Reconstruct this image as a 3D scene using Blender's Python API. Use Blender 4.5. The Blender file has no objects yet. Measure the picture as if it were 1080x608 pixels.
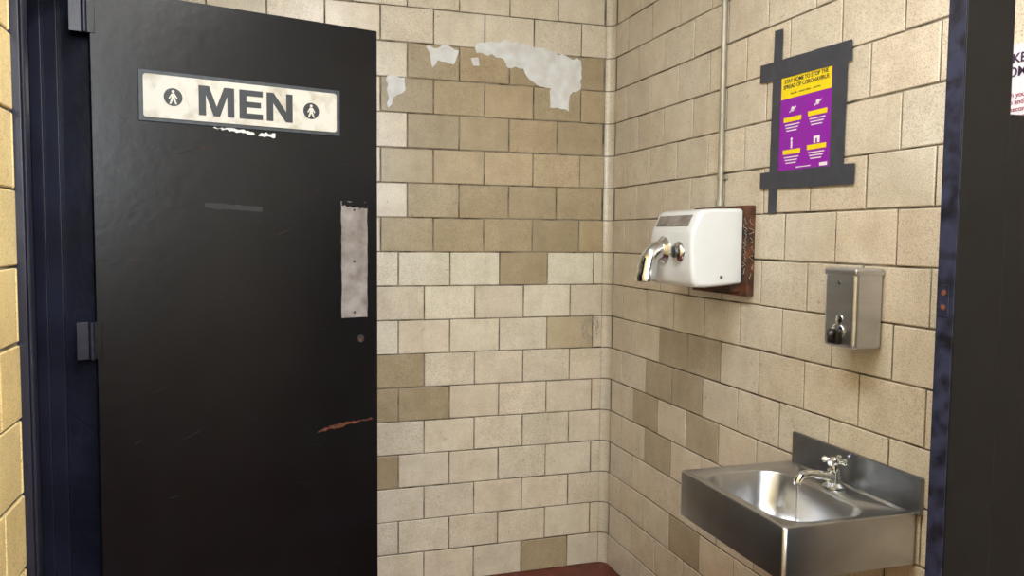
import bpy, bmesh, math, random
from mathutils import Vector, Matrix, noise
random.seed(7)
sc=bpy.context.scene
try:
    sc.view_settings.view_transform='Standard'
except Exception: pass
COL=bpy.context.collection

# ------------------------------------------------------------------ helpers
def s2l(c):
    return tuple(((x/255)/12.92 if x/255<=0.04045 else (((x/255)+0.055)/1.055)**2.4) for x in c)+(1.0,)

def base_mat(name):
    m=bpy.data.materials.new(name); m.use_nodes=True
    nt=m.node_tree; b=nt.nodes['Principled BSDF']
    return m,nt,b

def mat(name,col,rough=0.5,metal=0.0,var=0.0,vscale=8.0,bump=0.0,bscale=60.0,col2=None,stretch=(1,1,1),coat=0.0,pos=(0.35,0.65),spec=None):
    m,nt,b=base_mat(name)
    c=s2l(col)
    b.inputs['Base Color'].default_value=c
    b.inputs['Roughness'].default_value=rough
    b.inputs['Metallic'].default_value=metal
    if spec is not None: b.inputs['Specular IOR Level'].default_value=spec
    if coat: b.inputs['Coat Weight'].default_value=coat
    tc=nt.nodes.new('ShaderNodeTexCoord'); mp=nt.nodes.new('ShaderNodeMapping')
    mp.inputs['Scale'].default_value=stretch
    nt.links.new(tc.outputs['Object'],mp.inputs[0])
    if var>0 or col2:
        n=nt.nodes.new('ShaderNodeTexNoise'); n.inputs['Scale'].default_value=vscale; n.inputs['Detail'].default_value=6
        nt.links.new(mp.outputs[0],n.inputs[0])
        r=nt.nodes.new('ShaderNodeValToRGB')
        r.color_ramp.elements[0].position=pos[0]; r.color_ramp.elements[1].position=pos[1]
        c2=s2l(col2) if col2 else tuple(x*(1-var) for x in c[:3])+(1,)
        r.color_ramp.elements[0].color=c2; r.color_ramp.elements[1].color=c
        nt.links.new(n.outputs[0],r.inputs[0]); nt.links.new(r.outputs[0],b.inputs['Base Color'])
    if bump>0:
        n2=nt.nodes.new('ShaderNodeTexNoise'); n2.inputs['Scale'].default_value=bscale; n2.inputs['Detail'].default_value=4
        nt.links.new(mp.outputs[0],n2.inputs[0])
        bp=nt.nodes.new('ShaderNodeBump'); bp.inputs['Strength'].default_value=bump; bp.inputs['Distance'].default_value=0.002
        nt.links.new(n2.outputs[0],bp.inputs['Height']); nt.links.new(bp.outputs[0],b.inputs['Normal'])
    return m

def empty(name,loc,rz=0.0):
    e=bpy.data.objects.new(name,None); COL.objects.link(e)
    e.location=loc; e.rotation_euler=(0,0,rz); e.empty_display_size=0.05
    return e

def add(name,verts,faces,m,parent=None,smooth=False,bevel=0.0,seg=3,sub=0):
    me=bpy.data.meshes.new(name); me.from_pydata([tuple(v) for v in verts],[],faces); me.update()
    bm=bmesh.new(); bm.from_mesh(me); bmesh.ops.recalc_face_normals(bm,faces=bm.faces); bm.to_mesh(me); bm.free()
    if smooth:
        for p in me.polygons: p.use_smooth=True
    o=bpy.data.objects.new(name,me); COL.objects.link(o)
    if m: me.materials.append(m)
    if parent: o.parent=parent
    if bevel>0:
        b=o.modifiers.new('bevel','BEVEL'); b.width=bevel; b.segments=seg; b.limit_method='ANGLE'; b.angle_limit=math.radians(35)
        for p in me.polygons: p.use_smooth=True
        w=o.modifiers.new('wn','WEIGHTED_NORMAL'); w.keep_sharp=False
    if sub:
        s=o.modifiers.new('sub','SUBSURF'); s.levels=sub; s.render_levels=sub
    return o

def box(name,parent,xr,yr,zr,m,bevel=0.0,seg=2):
    v=[(x,y,z) for x in xr for y in yr for z in zr]
    f=[(0,1,3,2),(4,6,7,5),(0,4,5,1),(2,3,7,6),(0,2,6,4),(1,5,7,3)]
    return add(name,v,f,m,parent,bevel=bevel,seg=seg)

def sweep(name,parent,pts,radii,m,n=24,cap=True,smooth=True):
    pts=[Vector(p) for p in pts]
    if not isinstance(radii,(list,tuple)): radii=[radii]*len(pts)
    V=[];Fc=[]
    t0=(pts[1]-pts[0]).normalized()
    up=Vector((0,0,1)) if abs(t0.z)<0.9 else Vector((0,1,0))
    nrm=t0.cross(up).normalized()
    for i,p in enumerate(pts):
        if i==0: t=(pts[1]-pts[0])
        elif i==len(pts)-1: t=(pts[-1]-pts[-2])
        else: t=(pts[i+1]-pts[i-1])
        if t.length<1e-9: t=t0
        t.normalize()
        nrm=(nrm-t*nrm.dot(t)).normalized(); bn=t.cross(nrm)
        for k in range(n):
            a=2*math.pi*k/n
            V.append(p+(nrm*math.cos(a)+bn*math.sin(a))*radii[i])
    for i in range(len(pts)-1):
        for k in range(n):
            Fc.append((i*n+k,i*n+(k+1)%n,(i+1)*n+(k+1)%n,(i+1)*n+k))
    if cap:
        Fc.append(tuple(range(n))); Fc.append(tuple((len(pts)-1)*n+k for k in range(n)))
    o=add(name,V,Fc,m,parent,smooth=smooth)
    md=o.modifiers.new('es','EDGE_SPLIT'); md.split_angle=math.radians(40)
    return o

def lathe(name,parent,org,axis,prof,m,n=32):
    """prof: list of (distance along axis, radius)"""
    org=Vector(org); ax=Vector(axis).normalized()
    up=Vector((0,0,1)) if abs(ax.z)<0.9 else Vector((0,1,0))
    a=ax.cross(up).normalized(); b=ax.cross(a)
    V=[];Fc=[]
    for d,r in prof:
        for k in range(n):
            t=2*math.pi*k/n
            V.append(org+ax*d+(a*math.cos(t)+b*math.sin(t))*max(r,1e-4))
    for i in range(len(prof)-1):
        for k in range(n):
            Fc.append((i*n+k,i*n+(k+1)%n,(i+1)*n+(k+1)%n,(i+1)*n+k))
    Fc.append(tuple(range(n))); Fc.append(tuple((len(prof)-1)*n+k for k in range(n)))
    o=add(name,V,Fc,m,parent,smooth=True)
    md=o.modifiers.new('es','EDGE_SPLIT'); md.split_angle=math.radians(35)
    return o

def text(name,parent,s,size,loc,m,align='CENTER',extrude=0.0006,bold=0.0,sx=1.0,spacing=1.0):
    cu=bpy.data.curves.new(name,'FONT'); cu.body=s; cu.size=size; cu.align_x=align; cu.align_y='CENTER'
    cu.extrude=extrude; cu.offset=bold; cu.space_line=spacing
    tmp=bpy.data.objects.new('tmp',cu); COL.objects.link(tmp)
    bpy.context.view_layer.update()
    dg=bpy.context.evaluated_depsgraph_get()
    me=bpy.data.meshes.new_from_object(tmp.evaluated_get(dg))
    bpy.data.objects.remove(tmp)
    me.name=name
    o=bpy.data.objects.new(name,me); COL.objects.link(o)
    me.materials.clear(); me.materials.append(m)
    o.parent=parent; o.location=loc; o.rotation_euler=(math.pi/2,0,0); o.scale=(sx,1,1)
    return o

def plate(name,parent,poly,y0,y1,m):
    """poly in local xz, extruded y0..y1"""
    n=len(poly)
    V=[(x,y0,z) for x,z in poly]+[(x,y1,z) for x,z in poly]
    Fc=[tuple(range(n)),tuple(range(2*n-1,n-1,-1))]+[(i,(i+1)%n,n+(i+1)%n,n+i) for i in range(n)]
    return add(name,V,Fc,m,parent)

def ragged(poly,step=0.01,amp=0.006,seed=0):
    out=[]
    rnd=random.Random(seed)
    n=len(poly)
    for i in range(n):
        a=Vector((poly[i][0],poly[i][1])); b=Vector((poly[(i+1)%n][0],poly[(i+1)%n][1]))
        k=max(1,int((b-a).length/step))
        nn=Vector((-(b-a).y,(b-a).x)).normalized()
        for j in range(k):
            p=a.lerp(b,j/k)+nn*rnd.uniform(-amp,amp)
            out.append((p.x,p.y))
    return out

# ------------------------------------------------------------------ materials
def brick_material(name,rough=0.30):
    m,nt,b=base_mat(name)
    at=nt.nodes.new('ShaderNodeAttribute'); at.attribute_name='Col'
    tc=nt.nodes.new('ShaderNodeTexCoord')
    def ns(scale,detail,rgh=0.5,stretch=None):
        n=nt.nodes.new('ShaderNodeTexNoise'); n.inputs['Scale'].default_value=scale; n.inputs['Detail'].default_value=detail
        n.inputs['Roughness'].default_value=rgh
        if stretch:
            mp=nt.nodes.new('ShaderNodeMapping'); mp.inputs['Scale'].default_value=stretch
            nt.links.new(tc.outputs['Object'],mp.inputs[0]); nt.links.new(mp.outputs[0],n.inputs[0])
        else: nt.links.new(tc.outputs['Object'],n.inputs[0])
        return n
    def ramp(n,p0,c0,p1,c1):
        r=nt.nodes.new('ShaderNodeValToRGB')
        r.color_ramp.elements[0].position=p0; r.color_ramp.elements[0].color=c0
        r.color_ramp.elements[1].position=p1; r.color_ramp.elements[1].color=c1
        nt.links.new(n.outputs[0],r.inputs[0]); return r
    def mul(a,b2,f=1.0):
        x=nt.nodes.new('ShaderNodeMixRGB'); x.blend_type='MULTIPLY'; x.inputs[0].default_value=f
        nt.links.new(a,x.inputs[1]); nt.links.new(b2,x.inputs[2]); return x.outputs[0]
    n1=ns(330,2); r1=ramp(n1,0.36,(0.66,0.63,0.59,1),0.48,(1,1,1,1))
    n2=ns(9,7,0.7); r2=ramp(n2,0.32,(0.83,0.81,0.78,1),0.6,(1,1,1,1))
    n3=ns(30,8,0.78); r3=ramp(n3,0.32,(0.46,0.42,0.37,1),0.39,(1,1,1,1))
    n4=ns(1,5,0.6,(14,14,2.2)); r4=ramp(n4,0.34,(0.80,0.77,0.72,1),0.52,(1,1,1,1))
    c=mul(at.outputs['Color'],r1.outputs[0]); c=mul(c,r2.outputs[0]); c=mul(c,r3.outputs[0],0.85); c=mul(c,r4.outputs[0],0.28)
    nt.links.new(c,b.inputs['Base Color'])
    b.inputs['Roughness'].default_value=rough
    bp=nt.nodes.new('ShaderNodeBump'); bp.inputs['Strength'].default_value=0.35; bp.inputs['Distance'].default_value=0.0012
    nt.links.new(n2.outputs[0],bp.inputs['Height']); nt.links.new(bp.outputs[0],b.inputs['Normal'])
    return m
M_brick=brick_material('glazed_brick',0.28)
M_mortar=mat('mortar',(146,137,121),0.9,vscale=13,col2=(70,62,52),bump=0.4,bscale=120,pos=(0.36,0.60))
M_door=mat('black_door_paint',(13,14,18),0.30,vscale=7,col2=(8,8,12),bump=0.32,bscale=30,spec=0.27)
M_frame=mat('navy_frame_paint',(33,36,54),0.32,var=0.4,vscale=7,bump=0.4,bscale=30,spec=0.4)
M_post=mat('black_partition_paint',(9,9,13),0.32,var=0.3,vscale=9,bump=0.3,bscale=25,spec=0.2)
M_postedge=mat('chipped_navy_paint',(44,48,72),0.4,vscale=30,col2=(18,19,30),bump=0.5,bscale=40,pos=(0.36,0.60))
M_steel=mat('brushed_steel',(202,204,208),0.30,metal=1.0,var=0.15,vscale=10,bump=0.04,bscale=200)
M_satin=mat('satin_steel',(204,207,214),0.40,metal=1.0,var=0.12,vscale=8,stretch=(1,1,6))
M_steel_d=mat('dull_steel',(146,149,155),0.40,metal=1.0,var=0.3,vscale=12,bump=0.1,bscale=100)
M_chrome=mat('chrome',(222,225,229),0.13,metal=1.0)
M_white=mat('white_enamel',(224,229,232),0.22,var=0.04,vscale=12,coat=0.3)
M_rust=mat('rusty_brown_plate',(104,60,34),0.7,vscale=26,col2=(36,25,21),bump=0.6,bscale=60)
M_black=mat('black_plastic',(14,14,15),0.35)
M_sign=mat('sign_offwhite',(206,204,194),0.45,vscale=16,col2=(176,170,154),pos=(0.34,0.5))
M_signdark=mat('sign_lettering',(42,47,52),0.5)
M_signedge=mat('sign_border_grey',(62,70,76),0.5,var=0.4,vscale=40)
M_plate=mat('worn_door_plate',(160,155,152),0.5,metal=0.2,vscale=18,col2=(118,111,106),bump=0.15)
M_tape=mat('duct_tape_grey',(66,70,82),0.42,var=0.2,vscale=30,bump=0.3,bscale=80)
M_purple=mat('poster_purple',(144,28,174),0.35)
M_yellow=mat('poster_yellow',(244,220,20),0.4)
M_ink=mat('poster_white_ink',(240,235,245),0.5)
M_inkd=mat('poster_dark_ink',(50,24,60),0.5)
M_red=mat('poster_red_ink',(150,30,60),0.5)
M_paper=mat('notice_paper',(214,214,226),0.5)
M_smear=mat('white_paint_smear',(222,226,228),0.55,vscale=20,col2=(204,204,200),bump=0.3,bscale=50)
M_scuff=mat('grey_scuff',(150,148,142),0.7,vscale=60,col2=(176,168,150))
M_mark=mat('door_mark',(26,26,30),0.55,vscale=50,col2=(12,12,16))
M_chip=mat('rust_chip',(112,60,34),0.8,vscale=60,col2=(60,34,24))
M_pipe=mat('galvanised_conduit',(172,168,154),0.45,metal=0.4,var=0.2,vscale=30)
M_floor=mat('red_quarry_floor',(112,54,40),0.6,var=0.4,vscale=12,bump=0.3)
M_ceil=mat('ceiling_paint',(232,232,230),0.9,var=0.05)
M_water,ntw,bw=base_mat('water'); bw.inputs['Transmission Weight'].default_value=1; bw.inputs['Roughness'].default_value=0.02; bw.inputs['IOR'].default_value=1.33

# ------------------------------------------------------------------ brick walls
RH=0.1354; BW=0.208; CH=2.75
CREAM=(222,213,194)
def jitter(c,a=0.05):
    k=1+random.uniform(-a,a); w=random.uniform(-0.02,0.02)
    l=s2l(c); return (l[0]*k*(1+w),l[1]*k,l[2]*k*(1-w),1)

def brick_wall(name,mapf,U0,U1,offs,colorfn,holes=(),thick=0.12):
    V=[];Fc=[];MI=[];CO=[]
    def quad(ps,mi,c):
        i=len(V); V.extend(mapf(*p) for p in ps); Fc.append(tuple(range(i,i+len(ps)))); MI.append(mi); CO.append(c)
    mc=s2l((128,116,98))
    segs=[(U0,U1,0.0,CH)]
    for (a,b,z0,z1) in holes:
        segs=[(U0,a,0,CH),(b,U1,0,CH),(a,b,z1,CH)]
        if z0>0: segs.append((a,b,0,z0))
    for (a,b,z0,z1) in segs:
        c=[(a,-thick,z0),(b,-thick,z0),(b,-thick,z1),(a,-thick,z1),(a,0,z0),(b,0,z0),(b,0,z1),(a,0,z1)]
        for f in [(4,5,6,7),(0,3,2,1),(0,1,5,4),(1,2,6,5),(2,3,7,6),(3,0,4,7)]:
            quad([c[i] for i in f],1,mc)
    g=0.0025; d=0.0036; ch=0.0022
    row=0
    while row*RH<CH-0.01:
        z0=row*RH+g; z1=min((row+1)*RH-g,CH)
        o=offs(row)
        k=math.floor((U0-o)/BW)-1
        while o+k*BW<U1:
            a=max(U0,o+k*BW+g); b=min(U1,o+(k+1)*BW-g)
            k+=1
            parts=[(a,b)]
            for (h0,h1,hz0,hz1) in holes:
                if z0<hz1-0.02 and z1>hz0+0.02:
                    np=[]
                    for (p,q) in parts:
                        if q<=h0 or p>=h1: np.append((p,q))
                        else:
                            if p<h0: np.append((p,h0))
                            if q>h1: np.append((h1,q))
                    parts=np
            for (p,q) in parts:
                if q-p<0.012: continue
                c=colorfn(row,(a+b)/2)
                jz=random.uniform(-0.0009,0.0009); dd=d+random.uniform(-0.0008,0.0008)
                B=[(p,0,z0+jz),(q,0,z0+jz),(q,0,z1+jz),(p,0,z1+jz)]
                Fm=[(p,dd-ch*0.7,z0+jz),(q,dd-ch*0.7,z0+jz),(q,dd-ch*0.7,z1+jz),(p,dd-ch*0.7,z1+jz)]
                T=[(p+ch,dd,z0+jz+ch),(q-ch,dd,z0+jz+ch),(q-ch,dd,z1+jz-ch),(p+ch,dd,z1+jz-ch)]
                quad(T,0,c)
                for i in range(4):
                    j=(i+1)%4
                    quad([Fm[i],Fm[j],T[j],T[i]],0,c)
                    quad([B[i],B[j],Fm[j],Fm[i]],0,tuple(x*0.8 for x in c[:3])+(1,))
        row+=1
    me=bpy.data.meshes.new(name); me.from_pydata([tuple(v) for v in V],[],Fc); me.update()
    me.materials.append(M_brick); me.materials.append(M_mortar)
    ca=me.color_attributes.new('Col','FLOAT_COLOR','CORNER')
    for p in me.polygons:
        p.material_index=MI[p.index]
        for li in p.loop_indices: ca.data[li].color=CO[p.index]
    o=bpy.data.objects.new(name,me); COL.objects.link(o)
    return o

def near(v,lst,t=0.06): return any(abs(v-x)<t for x in lst)
def col_back(row,u):
    if 10<=row<=15 and u<0.96:
        if row==13 and near(u,[0.46]): return jitter((188,182,168),0.02)
        if row==12: return jitter((184,169,139),0.05)
        return jitter((174,159,129),0.07)
    dk={9:[0.387],6:[0.905,1.11],5:[0.805,1.01],3:[1.01],0:[0.285]}
    if near(u,dk.get(row,[])): return jitter((176,161,132),0.04)
    if row==7 and near(u,[0.18]): return jitter((194,181,153),0.03)
    if row==9 or (row in(8,7) and random.random()<0.3): return jitter((228,222,202),0.03)
    return jitter(CREAM,0.05)
def col_right(row,u):
    dk={7:[0.562,0.77],6:[0.458,0.666],5:[0.354,0.77],4:[0.458],2:[0.666]}
    if near(u,dk.get(row,[])): return jitter((182,169,147),0.04)
    return jitter((221,212,196),0.045)
def col_left(row,u): return jitter((238,216,156),0.04)

CV=0.036
brick_wall('wall_back',lambda u,d,z:(-u,-d,z),CV,2.10,
    lambda r:(0.25 if r%2 else 0.146) if r>=10 else (0.285 if r%2 else 0.181),col_back)
brick_wall('wall_right',lambda u,d,z:(-d,-u,z),CV,4.40,
    lambda r:0.042 if r%2 else 0.146,col_right)
LX=-1.83
brick_wall('wall_left',lambda u,d,z:(LX+d,-u,z),0.0,4.40,
    lambda r:0.06 if r%2 else 0.164,col_left,holes=[(0.70,1.500,0,2.12)],thick=0.25)
WX0,WX1,WZ0,WZ1=0.55,1.65,1.55,2.45
brick_wall('wall_front',lambda u,d,z:(-u,-4.40+d,z),0.0,1.83,
    lambda r:0.06 if r%2 else 0.164,lambda r,u:jitter(CREAM,0.06),holes=[(WX0,WX1,WZ0,WZ1)])
# coved internal corner
V=[];Fc=[];CO=[]
r0=CV-0.0036
row=0
while row*RH<CH-0.01:
    z0=row*RH+0.0024; z1=min((row+1)*RH-0.0024,CH)
    c=jitter((216,208,190),0.04)
    n=8; i0=len(V)
    for k in range(n+1):
        a=math.pi/2*k/n
        x=-CV+r0*math.sin(a); y=-CV+r0*math.cos(a)
        V.append((x,y,z0)); V.append((x,y,z1))
    for k in range(n):
        Fc.append((i0+2*k,i0+2*k+2,i0+2*k+3,i0+2*k+1)); CO.append(c)
    row+=1
i0=len(V); n=8
for k in range(n+1):
    a=math.pi/2*k/n
    x=-CV+(r0+0.003)*math.sin(a); y=-CV+(r0+0.003)*math.cos(a)
    V.append((x,y,0)); V.append((x,y,CH))
for k in range(n):
    Fc.append((i0+2*k,i0+2*k+2,i0+2*k+3,i0+2*k+1)); CO.append(s2l((120,110,94)))
me=bpy.data.meshes.new('trim_1'); me.from_pydata(V,[],Fc); me.update(); me.materials.append(M_brick)
ca=me.color_attributes.new('Col','FLOAT_COLOR','CORNER')
for p in me.polygons:
    p.use_smooth=True
    for li in p.loop_indices: ca.data[li].color=CO[p.index]
o=bpy.data.objects.new('trim_1',me); COL.objects.link(o)

box('floor',None,(-2.2,0.12),(-4.52,0.12),(-0.1,0.0),M_floor)
box('ceiling',None,(-2.2,0.12),(-4.52,0.12),(CH,CH+0.1),M_ceil)

# ------------------------------------------------------------------ old paint smears on back wall
SL=Vector((-0.55,-0.006,2.05))
sm=empty('paint_smear',SL)
def wp(poly,seed,amp=0.006): return ragged(poly,0.016,amp,seed)
def splate(n,poly):
    o=plate(n,sm,poly,-0.0068,-0.0048,M_smear); o.location=-SL
splate('smear_1',wp([(-0.953,2.035),(-0.885,2.03),(-0.882,1.985),(-0.925,1.945),(-0.95,1.91)],1))
splate('smear_2',wp([(-0.80,2.15),(-0.72,2.165),(-0.67,2.15),(-0.69,2.09),(-0.76,2.11),(-0.775,2.075)],2,0.007))
splate('smear_3',wp([(-0.60,2.185),(-0.48,2.205),(-0.35,2.19),(-0.15,2.15),(-0.15,2.03),(-0.19,2.02),(-0.20,1.945),(-0.285,1.95),(-0.28,2.03),(-0.36,2.045),(-0.40,2.10),(-0.47,2.10),(-0.50,2.14),(-0.60,2.145)],3,0.007))
splate('smear_4',wp([(-0.62,2.125),(-0.59,2.13),(-0.585,2.10),(-0.61,2.095)],11,0.004))
# grey scrawl near the corner
GL=Vector((-0.10,-0.006,1.03))
gs=empty('wall_scrawl',GL)
rq=random.Random(12)
P=[]
for k in range(40):
    a=k*0.75; rr_=0.030+0.012*math.sin(k*1.7)
    P.append((-0.085+rr_*math.cos(a)+rq.uniform(-0.006,0.006),-0.0052,1.03+1.6*rr_*math.sin(a)))
sweep('scrawl_loop',gs,P,0.0011,M_scuff,n=5).location=-GL

# ------------------------------------------------------------------ door frame
fr=empty('door_frame',(LX,-1.12,0))
def fbox(n,xr,yr,zr,m=M_frame,b=0.003):
    return box(n,fr,tuple(x-LX for x in xr),tuple(y+1.12 for y in yr),zr,m,bevel=b)
XF=-1.812
fbox('hinge_jamb',(-2.09,XF),(-0.70,-0.655),(0,2.12))
fbox('hinge_jamb_stop',(-2.09,-1.925),(-0.722,-0.70),(0,2.085))
fbox('hinge_jamb_stop_bead',(-1.99,-1.96),(-0.734,-0.722),(0,2.085))
fbox('strike_jamb',(-2.09,XF),(-1.508,-1.455),(0,2.12))
fbox('strike_jamb_bead',(XF,XF+0.006),(-1.508,-1.485),(0,2.12))
fbox('head_jamb',(-2.09,XF),(-1.508,-0.655),(2.085,2.15))
fbox('dark_hall_blocker',(-2.13,-2.10),(-1.70,-0.50),(0,2.3),M_post)  # added sheet behind the doorway, stands for dark hallway and stops light leaks

# ------------------------------------------------------------------ door leaf
DA=math.radians(14.9)
dr=empty('door_1',(-1.860,-0.778,0),DA)
DW=0.82; DT=2.055
box('leaf',dr,(0.022,DW),(0,0.045),(0.012,DT),M_door,bevel=0.002)
for i,z in enumerate((0.25,1.13,1.985)):
    sweep('hinge_knuckle_%d'%(i+1),dr,[(0.010,-0.004,z-0.05),(0.010,-0.004,z+0.05)],0.007,M_frame,n=16)
    box('hinge_leaf_%d'%(i+1),dr,(0.010,0.035),(-0.0025,0.0),(z-0.05,z+0.05),M_door,bevel=0.001)
    box('hinge_jamb_leaf_%d'%(i+1),dr,(-0.025,0.010),(-0.001,0.003),(z-0.05,z+0.05),M_frame,bevel=0.001)
plate('push_plate',dr,ragged([(0.700,1.158),(0.785,1.158),(0.785,1.521),(0.700,1.521)],0.02,0.0012,5),-0.0025,0.0,M_plate)
for z in (1.175,1.335,1.495):
    lathe('plate_screw',dr,(0.742,-0.0025,z),(0,-1,0),[(0,0.004),(0.001,0.003)],M_signdark,n=12)
plate('plate_top_scuff',dr,ragged([(0.703,1.508),(0.785,1.500),(0.785,1.521),(0.703,1.520)],0.008,0.003,8),-0.0032,-0.0024,M_door)
lathe('keyhole_ring',dr,(0.763,0,1.09),(0,-1,0),[(0,0.012),(0.002,0.011)],M_signdark,n=20)
lathe('keyhole_rust',dr,(0.763,-0.0021,1.087),(0,-1,0),[(0,0.006),(0.0004,0.006)],M_chip,n=14)
plate('paint_chip',dr,ragged([(0.62,0.808),(0.68,0.812),(0.745,0.822),(0.80,0.826),(0.80,0.832),(0.74,0.829),(0.66,0.822)],0.006,0.0035,4),-0.0008,0,M_chip)
plate('faded_mark',dr,ragged([(0.30,1.490),(0.46,1.482),(0.46,1.497),(0.30,1.505)],0.01,0.002,6),-0.0008,0,M_mark)
rd=random.Random(5)
for i in range(22):
    x=rd.uniform(0.1,0.75); z=rd.uniform(0.6,1.7); l=rd.uniform(0.01,0.05); a=rd.uniform(-0.5,0.5)
    sweep('door_scratch_%d'%i,dr,[(x,-0.0001,z),(x+l*math.cos(a),-0.0001,z+l*math.sin(a))],0.0006,M_mark if i%4 else M_chip,n=5)
plate('adhesive_residue_1',dr,ragged([(0.325,1.716),(0.37,1.711),(0.44,1.704),(0.44,1.712),(0.38,1.718)],0.006,0.003,9),-0.0008,0,M_smear)
plate('adhesive_residue_2',dr,ragged([(0.45,1.702),(0.50,1.700),(0.50,1.712),(0.46,1.712)],0.006,0.003,10),-0.0008,0,M_smear)
# MEN sign
box('sign_backing',dr,(0.134,0.697),(-0.004,0.0),(1.719,1.857),M_signedge,bevel=0.002)
def rrect(x0,x1,z0,z1,r,n=6):
    out=[]
    for cx,cz,a0 in ((x1-r,z0+r,-90),(x1-r,z1-r,0),(x0+r,z1-r,90),(x0+r,z0+r,180)):
        for k in range(n+1):
            a=math.radians(a0+90*k/n); out.append((cx+r*math.cos(a),cz+r*math.sin(a)))
    return out
plate('sign_face',dr,rrect(0.146,0.685,1.730,1.846,0.008),-0.0065,-0.004,M_sign)
def letter(nm,x0,w,poly,h=0.082,z0=1.747):
    plate(nm,dr,[(x0+a*w,z0+b*h) for a,b in poly],-0.0075,-0.0064,M_signdark)
letter('letter_m',0.287,0.096,[(0,0),(0.20,0),(0.20,0.70),(0.41,0),(0.59,0),(0.80,0.70),(0.80,0),(1,0),(1,1),(0.71,1),(0.50,0.32),(0.29,1),(0,1)])
letter('letter_e',0.397,0.066,[(0,0),(1,0),(1,0.2),(0.30,0.2),(0.30,0.41),(0.92,0.41),(0.92,0.60),(0.30,0.60),(0.30,0.8),(1,0.8),(1,1),(0,1)])
letter('letter_n',0.474,0.076,[(0,0),(0.25,0),(0.25,0.64),(0.73,0),(1,0),(1,1),(0.75,1),(0.75,0.36),(0.27,1),(0,1)])
def person(nm,cx,cz,s):
    lathe(nm+'_disc',dr,(cx,-0.0065,cz),(0,-1,0),[(0,s),(0.001,s)],M_signdark,n=40)
    lathe(nm+'_head',dr,(cx,-0.0075,cz+s*0.62),(0,-1,0),[(0,s*0.17),(0.0006,s*0.17)],M_sign,n=16)
    P=[(-0.18,0.40),(0.18,0.40),(0.50,-0.15),(0.38,-0.22),(0.17,0.1),(0.20,-0.15),(0.42,-0.78),(0.24,-0.82),(0,-0.28),(-0.24,-0.82),(-0.42,-0.78),(-0.20,-0.15),(-0.17,0.1),(-0.38,-0.22),(-0.50,-0.15)]
    plate(nm+'_body',dr,[(cx+a*s,cz+b*s) for a,b in P],-0.0082,-0.0075,M_sign)
person('pictogram_1',0.221,1.789,0.024)
person('pictogram_2',0.606,1.787,0.024)

# ------------------------------------------------------------------ right wall items: local x = along wall towards viewer, local -y = out from wall
RZ=-math.pi/2
WF=-0.005
hd=empty('hand_dryer',(0,-0.89,1.385),RZ)
box('backing_board',hd,(-0.155,0.158),(-0.030,WF),(-0.142,0.132),M_rust,bevel=0.002)
def dryer_body():
    prof=[(0.030,-0.108),(0.150,-0.118),(0.184,-0.116),(0.198,-0.100),(0.204,-0.06),(0.207,0.00),(0.206,0.045),(0.199,0.066),(0.180,0.106),(0.168,0.117),(0.12,0.122),(0.030,0.124)]
    xs=[-0.130,-0.127,-0.118,-0.09,-0.04,0.0,0.04,0.09,0.118,0.127,0.130]
    ins=[0.014,0.006,0.001,0.0,0.0,0.0,0.0,0.0,0.001,0.006,0.014]
    V=[];Fc=[]
    for x,i in zip(xs,ins):
        for (o,z) in prof:
            k=1-i/0.12
            oo=o if o<=0.031 else 0.03+(o-0.03)*(1-i/0.17)
            V.append((x,-oo,z*k))
    n=len(prof)
    for a in range(len(xs)-1):
        for b in range(n-1):
            Fc.append((a*n+b,a*n+b+1,(a+1)*n+b+1,(a+1)*n+b))
        Fc.append((a*n+n-1,a*n,(a+1)*n,(a+1)*n+n-1))
    Fc.append(tuple(range(n))); Fc.append(tuple((len(xs)-1)*n+k for k in range(n)))
    o=add('cast_cover',V,Fc,M_white,hd,smooth=True)
    b=o.modifiers.new('bevel','BEVEL'); b.width=0.006; b.segments=3; b.limit_method='ANGLE'; b.angle_limit=math.radians(40)
    w=o.modifiers.new('wn','WEIGHTED_NORMAL')
dryer_body()
V=[(-0.100,-0.1982,0.069),(0.100,-0.1982,0.069),(0.100,-0.183,0.101),(-0.100,-0.183,0.101)]
V2=[(x,y-0.0025,z+0.001) for x,y,z in V]
add('instruction_plate',V+V2,[(0,1,2,3),(7,6,5,4),(0,4,5,1),(1,5,6,2),(2,6,7,3),(3,7,4,0)],M_plate,hd)
for i,k in enumerate((0.25,0.5,0.75)):
    y=-0.2007+0.0152*k; z=0.070+0.032*k
    add('plate_text_%d'%i,[(-0.085,y-0.0006,z-0.0016),(0.085-0.02*i,y-0.0006,z-0.0016),(0.085-0.02*i,y+0.0009,z+0.0016),(-0.085,y+0.0009,z+0.0016)],[(0,1,2,3)],M_signdark,hd)
lathe('nozzle_flange',hd,(-0.035,-0.203,-0.006),(0,-1,0),[(0,0.044),(0.006,0.044),(0.012,0.038),(0.018,0.032)],M_chrome)
pts=[];rad=[]
pts.append((-0.035,-0.21,-0.006)); rad.append(0.030)
for k in range(13):
    a=math.radians(80*k/12)
    pts.append((-0.035,-0.214-0.046*math.sin(a),-0.006-0.050*(1-math.cos(a)))); rad.append(0.030)
pts.append((-0.035,-0.264,-0.078)); rad.append(0.031)
pts.append((-0.035,-0.266,-0.090)); rad.append(0.034)
pts.append((-0.035,-0.267,-0.104)); rad.append(0.033)
sweep('nozzle',hd,pts,rad,M_chrome,n=32)
lathe('nozzle_opening',hd,(-0.035,-0.267,-0.1042),(0,0,-1),[(0,0.027),(0.0006,0.027)],M_black)
lathe('button_housing',hd,(0.062,-0.200,-0.010),(0,-1,0),[(0,0.033),(0.010,0.032),(0.018,0.026),(0.020,0.022)],M_chrome)
lathe('push_button',hd,(0.062,-0.218,-0.010),(0,-1,0),[(0,0.018),(0.009,0.017),(0.012,0.012)],M_steel_d)
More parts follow.
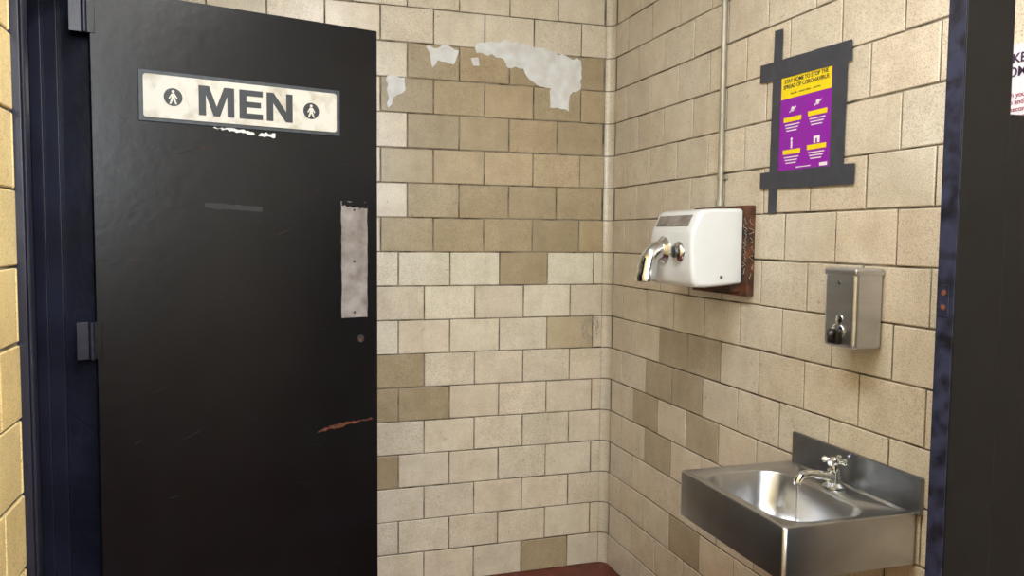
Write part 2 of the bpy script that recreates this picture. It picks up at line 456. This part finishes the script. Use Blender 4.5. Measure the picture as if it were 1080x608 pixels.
lathe('cover_screw',hd,(0.1295,-0.10,-0.085),(1,0,0),[(0,0.006),(0.002,0.005)],M_steel_d,n=16)
plate('rust_lip',hd,[(-0.11,-0.128),(0.12,-0.128),(0.12,-0.106),(-0.11,-0.106)],-0.06,-0.03,M_rust)
def scratch(nm,P,r=0.0010):
    sweep(nm,hd,P,r,M_pipe,n=6)
rs=random.Random(3)
for i in range(9):
    z=-0.075+i*0.019
    P=[]
    for k in range(5):
        P.append((0.134+0.020*rs.random(),-0.0305,z+0.0045*k))
    scratch('scratch_%d'%i,P)
for i in range(7):
    z=-0.09+i*0.027
    P=[(0.1583,-0.028+0.020*rs.random(),z+0.006*k) for k in range(4)]
    scratch('side_scratch_%d'%i,P,0.0009)

# conduit
cd=empty('electrical_conduit',(0,-0.872,1.520),RZ)
sweep('pipe',cd,[(0,-0.018,0.0),(0,-0.018,CH-1.520)],0.0095,M_pipe,n=20)
box('strap',cd,(-0.024,0.024),(-0.010,WF),(0.085,0.100),M_pipe,bevel=0.001)
sweep('strap_loop',cd,[(0,-0.018,0.085),(0,-0.018,0.100)],0.0115,M_pipe,n=20)
sweep('connector',cd,[(0,-0.018,0.0),(0,-0.018,0.02)],0.013,M_pipe,n=20)

# ------------------------------------------------------------------ soap dispenser
sd=empty('soap_dispenser',(0,-1.517,1.25),RZ)
o=box('tank',sd,(-0.055,0.055),(-0.088,WF),(-0.095,0.092),M_satin,bevel=0.012,seg=5)
box('lid',sd,(-0.057,0.057),(-0.089,WF),(0.080,0.097),M_satin,bevel=0.006,seg=4)
lathe('valve_escutcheon',sd,(0.0,-0.086,-0.058),(0,-1,0),[(0,0.022),(0.005,0.021),(0.007,0.016)],M_chrome)
box('valve_body',sd,(-0.018,0.018),(-0.106,-0.088),(-0.086,-0.050),M_black,bevel=0.004,seg=3)
lathe('push_valve',sd,(0,-0.106,-0.062),(0,-1,0),[(0,0.011),(0.005,0.011),(0.008,0.008)],M_black)
lathe('push_valve_cap',sd,(0,-0.114,-0.062),(0,-1,0),[(0,0.006),(0.001,0.005)],M_steel_d)
lathe('lid_lock',sd,(0.0,-0.088,0.062),(0,-1,0),[(0,0.005),(0.002,0.0045)],M_steel_d,n=16)
lathe('sight_window',sd,(0.004,-0.087,-0.026),(0,-1,0),[(0,0.011),(0.003,0.011),(0.004,0.008)],M_chrome,n=20)

# ------------------------------------------------------------------ sink
sk=empty('wall_sink',(0,-1.480,0.80),RZ)
HW=0.221; DP=0.362
def rr(x0,x1,y0,y1,r,z,n=8,m=6):
    out=[]
    C=[(x1-r,y0+r,-90),(x1-r,y1-r,0),(x0+r,y1-r,90),(x0+r,y0+r,180)]
    arcs=[]
    for cx,cy,a0 in C:
        arcs.append([(cx+r*math.cos(math.radians(a0+90*k/n)),cy+r*math.sin(math.radians(a0+90*k/n))) for k in range(n+1)])
    for i in range(4):
        out+=arcs[i]
        a=arcs[i][-1]; b=arcs[(i+1)%4][0]
        for k in range(1,m): out.append((a[0]+(b[0]-a[0])*k/m,a[1]+(b[1]-a[1])*k/m))
    return [(x,y,z) for x,y in out]
YB=WF-0.001
loops=[rr(-HW+0.004,HW-0.004,-DP+0.004,YB-0.004,0.010,-0.118),
       rr(-HW,HW,-DP,YB,0.010,-0.118),
       rr(-HW,HW,-DP,YB,0.010,-0.004),
       rr(-HW+0.003,HW-0.003,-DP+0.003,YB-0.003,0.010,0.0),
       rr(-HW+0.016,HW-0.016,-DP+0.014,YB-0.012,0.012,0.0),
       rr(-HW+0.022,HW-0.022,-DP+0.020,YB-0.016,0.014,-0.005),
       rr(-0.188,0.188,-DP+0.034,-0.092,0.070,-0.006),
       rr(-0.184,0.184,-DP+0.038,-0.096,0.068,-0.010),
       rr(-0.172,0.172,-DP+0.052,-0.108,0.064,-0.085),
       rr(-0.160,0.160,-DP+0.064,-0.120,0.060,-0.112),
       rr(-0.135,0.135,-DP+0.088,-0.142,0.050,-0.128),
       rr(-0.060,0.060,-DP+0.135,-0.165,0.030,-0.134),
       rr(-0.024,0.024,-DP+0.154,-0.168,0.020,-0.137)]
V=[];Fc=[]; n=len(loops[0])
for l in loops: V+=l
for i in range(len(loops)-1):
    for k in range(n): Fc.append((i*n+k,i*n+(k+1)%n,(i+1)*n+(k+1)%n,(i+1)*n+k))
Fc.append(tuple((len(loops)-1)*n+k for k in range(n)))
o=add('basin',V,Fc,M_steel,sk,smooth=True)
md=o.modifiers.new('es','EDGE_SPLIT'); md.split_angle=math.radians(50)
lathe('drain',sk,(0,-DP+0.175,-0.1365),(0,0,1),[(0,0.024),(0.002,0.024),(0.003,0.020),(0.001,0.016)],M_chrome)
lathe('drain_hole',sk,(0,-DP+0.175,-0.135),(0,0,1),[(0,0.014),(0.0008,0.014)],M_black)
box('backsplash',sk,(-HW+0.006,HW+0.014),(-0.016,WF),(-0.004,0.083),M_steel_d,bevel=0.002)
pts=[(0,-DP+0.175,-0.137),(0,-DP+0.175,-0.25)]+[(0,-DP+0.175+0.04*(1-math.cos(math.radians(a))),-0.25-0.04*math.sin(math.radians(a))) for a in range(15,181,15)]+[(0,-DP+0.255,-0.24)]
sweep('drain_trap',sk,pts,0.019,M_chrome)
sweep('drain_arm',sk,[(0,-DP+0.255,-0.235),(0,WF,-0.235)],0.017,M_chrome)
fa=sk; fx=0.0; fy=-0.052
lathe('faucet_flange',fa,(fx,fy,-0.004),(0,0,1),[(0,0.027),(0.004,0.027),(0.008,0.022),(0.012,0.018),(0.030,0.016),(0.038,0.018),(0.044,0.0175),(0.048,0.011),(0.058,0.010)],M_chrome)
pts=[(fx,fy,0.022),(fx,fy-0.03,0.027),(fx,fy-0.06,0.033),(fx,fy-0.085,0.035),(fx,fy-0.100,0.031),(fx,fy-0.108,0.020),(fx,fy-0.109,0.010)]
def smoothpts(P,it=2):
    P=[Vector(p) for p in P]
    for _ in range(it):
        Q=[P[0]]
        for a,b in zip(P[:-1],P[1:]): Q+= [a.lerp(b,0.25),a.lerp(b,0.75)]
        Q.append(P[-1]); P=Q
    return P
sp=smoothpts(pts)
sweep('faucet_spout',fa,sp,[0.013-0.004*i/(len(sp)-1) for i in range(len(sp))],M_chrome)
lathe('faucet_bonnet',fa,(fx,fy,0.052),(0,0,1),[(0,0.010),(0.006,0.014),(0.012,0.014),(0.018,0.010),(0.020,0.004)],M_chrome)
for i in range(4):
    a=math.radians(30+90*i); dx,dy=math.cos(a),math.sin(a)
    sweep('handle_arm_%d'%(i+1),fa,[(fx+dx*0.006,fy+dy*0.006,0.061),(fx+dx*0.018,fy+dy*0.018,0.062),(fx+dx*0.027,fy+dy*0.027,0.062),(fx+dx*0.031,fy+dy*0.031,0.062)],[0.0075,0.0065,0.0095,0.006],M_chrome,n=14)
sweep('water_stream',fa,[(fx,fy-0.109,0.010),(fx,fy-0.109,-0.06),(fx,fy-0.109,-0.118)],[0.0025,0.0018,0.0015],M_water,n=10)

# ------------------------------------------------------------------ poster + tape
ps=empty('health_poster',(0,-1.262,1.740),RZ)
W2=0.109; H2=0.137
P0=-0.0060
def pp(n,x0,x1,z0,z1,m,y): return box(n,ps,(x0,x1),(y-0.0005,y),(z0,z1),m)
pp('sheet',-W2,W2,-H2,H2,M_purple,P0-0.0006)
yb=P0-0.0011
pp('header_band',-W2+0.005,W2-0.005,H2-0.068,H2-0.005,M_yellow,yb)
text('header_text',ps,'STAY HOME TO STOP THE\nSPREAD OF CORONAVIRUS',0.0152,(0,yb-0.0008,H2-0.028),M_inkd,extrude=0.0002,bold=0.0003)
text('header_small',ps,'stay safe  -  protect others  -  save lives',0.0078,(0,yb-0.0008,H2-0.055),M_inkd,extrude=0.0002)
for (cx,cz) in ((-0.052,0.010),(0.052,0.014),(-0.052,-0.080),(0.052,-0.076)):
    pp('label_band',cx-0.038,cx+0.038,cz-0.0065,cz+0.0065,M_yellow,yb)
    for j in range(3):
        pp('text_line',cx-0.032+0.004*j,cx+0.032-0.006*j,cz-0.0160-0.008*j,cz-0.0132-0.008*j,M_ink,yb)
for (cx,cz) in ((-0.052,0.038),(0.052,0.041)):
    lathe('icon_disc',ps,(cx,yb,cz),(0,-1,0),[(0,0.007),(0.0005,0.007)],M_ink,n=20)
    sweep('icon_line',ps,[(cx-0.013,yb-0.0005,cz-0.008),(cx+0.015,yb-0.0005,cz+0.005)],0.0018,M_ink,n=6)
lathe('icon_person_head',ps,(-0.053,yb,-0.045),(0,-1,0),[(0,0.004),(0.0005,0.004)],M_ink,n=16)
pp('icon_person',-0.0560,-0.050,-0.070,-0.050,M_ink,yb)
pp('icon_house',0.040,0.064,-0.066,-0.048,M_ink,yb)
pp('icon_house_door',0.049,0.055,-0.066,-0.055,M_purple,yb-0.0006)
pp('footer_line',-0.03,0.03,-0.126,-0.1235,M_ink,yb)
pp('logo',0.066,0.096,-0.129,-0.120,M_ink,yb)
def tp(n,poly,y,sd=1): return plate(n,ps,ragged(poly,0.03,0.0008,sd),y-0.0006,y,M_tape)
tp('tape_left',[(-0.150,-0.250),(-0.112,-0.250),(-0.104,0.270),(-0.142,0.272)],P0-0.0018,21)
tp('tape_top',[(-0.205,0.133),(0.178,0.122),(0.176,0.176),(-0.205,0.186)],P0-0.0026,22)
tp('tape_right',[(0.106,-0.165),(0.158,-0.165),(0.162,0.170),(0.108,0.172)],P0-0.0018,23)
tp('tape_bottom',[(-0.190,-0.178),(0.200,-0.186),(0.202,-0.133),(-0.190,-0.130)],P0-0.0034,24)

p2=empty('wall_notice',(0,-1.94,1.66),RZ)
box('sheet',p2,(-0.108,0.108),(-0.0075,-0.0060),(-0.14,0.14),M_paper)
text('title',p2,'TAKE CARE OF\nCOMMUNITY!',0.026,(0,-0.0082,0.098),M_inkd,extrude=0.0002,bold=0.0004)
text('notice_body',p2,'Wash your hands often with\nsoap and water for at least\n20 seconds. Please keep a\ndistance of six feet.',0.014,(0,-0.0082,0.02),M_red,extrude=0.0002)
box('purple_band',p2,(-0.100,0.100),(-0.0082,-0.0075),(-0.13,-0.05),M_purple)

# ------------------------------------------------------------------ stall partition
st=empty('stall_partition',(-0.391,-2.134,0))
box('pilaster',st,(0.0,0.095),(0.0,0.035),(0.0,CH),M_post,bevel=0.002)
box('pilaster_edge',st,(-0.0012,0.0),(0.0015,0.0335),(0.0,CH),M_postedge)
box('panel',st,(0.095,0.391-0.006),(0.006,0.030),(0.30,1.615),M_post,bevel=0.003)
box('strike_keeper',st,(-0.0024,-0.0012),(0.010,0.028),(1.295,1.345),M_postedge,bevel=0.0005)
for z in (1.310,1.333):
    lathe('keeper_hole',st,(-0.0022,0.019,z),(-1,0,0),[(0,0.0045),(0.0008,0.0045)],M_chip,n=14)
box('floor_shoe',st,(-0.004,0.099),(-0.004,0.039),(0,0.08),M_steel,bevel=0.002)

# ------------------------------------------------------------------ ceiling light fixtures + added window as fill light behind the camera
def fixture(x,y,power,lx=1.1):
    e=empty('ceiling_light',(x,y,CH))
    box('housing',e,(-0.12,0.12),(-lx/2-0.03,lx/2+0.03),(-0.05,0.0),M_white,bevel=0.004)
    m,nt,b=base_mat('diffuser'); b.inputs['Base Color'].default_value=(0.9,0.9,0.9,1)
    b.inputs['Emission Color'].default_value=(1,0.99,0.98,1); b.inputs['Emission Strength'].default_value=6.0
    box('diffuser',e,(-0.10,0.10),(-lx/2,lx/2),(-0.10,-0.05),m,bevel=0.01)
    L=bpy.data.lights.new('tube_light','AREA'); L.shape='RECTANGLE'; L.size=0.22; L.size_y=lx; L.energy=power; L.color=(1,0.99,0.975)
    lo=bpy.data.objects.new('tube_light',L); COL.objects.link(lo); lo.parent=e; lo.location=(0,0,-0.11)
fixture(-1.10,-1.85,20)
fixture(-1.0,-3.45,30)
wn=empty('added_fill_window',(-(WX0+WX1)/2,-4.40,(WZ0+WZ1)/2))  # added unseen window, brightens the walls and gives the door its sheen
hw=(WX1-WX0)/2; hh=(WZ1-WZ0)/2
mg,ntg,bg=base_mat('glowing_fill_pane'); bg.inputs['Base Color'].default_value=(0.8,0.85,0.9,1); bg.inputs['Roughness'].default_value=0.5
bg.inputs['Emission Color'].default_value=(0.80,0.90,1,1); bg.inputs['Emission Strength'].default_value=2.5  # pane of the added window made to glow
box('pane',wn,(-hw,hw),(-0.06,-0.055),(-hh,hh),mg)
for i,(a,b_,c,d) in enumerate([(-hw,-hw+0.05,-hh,hh),(hw-0.05,hw,-hh,hh),(-hw,hw,-hh,-hh+0.05),(-hw,hw,hh-0.05,hh),(-0.02,0.02,-hh,hh)]):
    box('frame_%d'%i,wn,(a,b_),(-0.07,-0.01),(c,d),M_white,bevel=0.003)
L=bpy.data.lights.new('added_window_fill','AREA'); L.shape='RECTANGLE'; L.size=1.0; L.size_y=0.8; L.energy=48; L.color=(0.86,0.93,1.0)  # cool fill lamp belonging to the added window
lo=bpy.data.objects.new('added_window_fill',L); COL.objects.link(lo); lo.parent=wn; lo.location=(0,0.02,0); lo.rotation_euler=(math.pi/2,0,0)

w=bpy.data.worlds.new('World'); sc.world=w; w.use_nodes=True
w.node_tree.nodes['Background'].inputs[0].default_value=(0.5,0.55,0.65,1)
w.node_tree.nodes['Background'].inputs[1].default_value=0.3

# ------------------------------------------------------------------ camera
F=830.0
cam=bpy.data.cameras.new('camera'); co=bpy.data.objects.new('camera',cam); COL.objects.link(co)
cam.sensor_width=36; cam.lens=F/1080*36; cam.clip_start=0.02
R=Matrix.Rotation(math.radians(-17.5),4,'Z')@Matrix.Rotation(math.pi/2+math.radians(-3.65),4,'X')@Matrix.Rotation(math.radians(0.52),4,'Z')
co.matrix_world=Matrix.Translation((-1.412,-3.088,1.413))@R
sc.camera=co
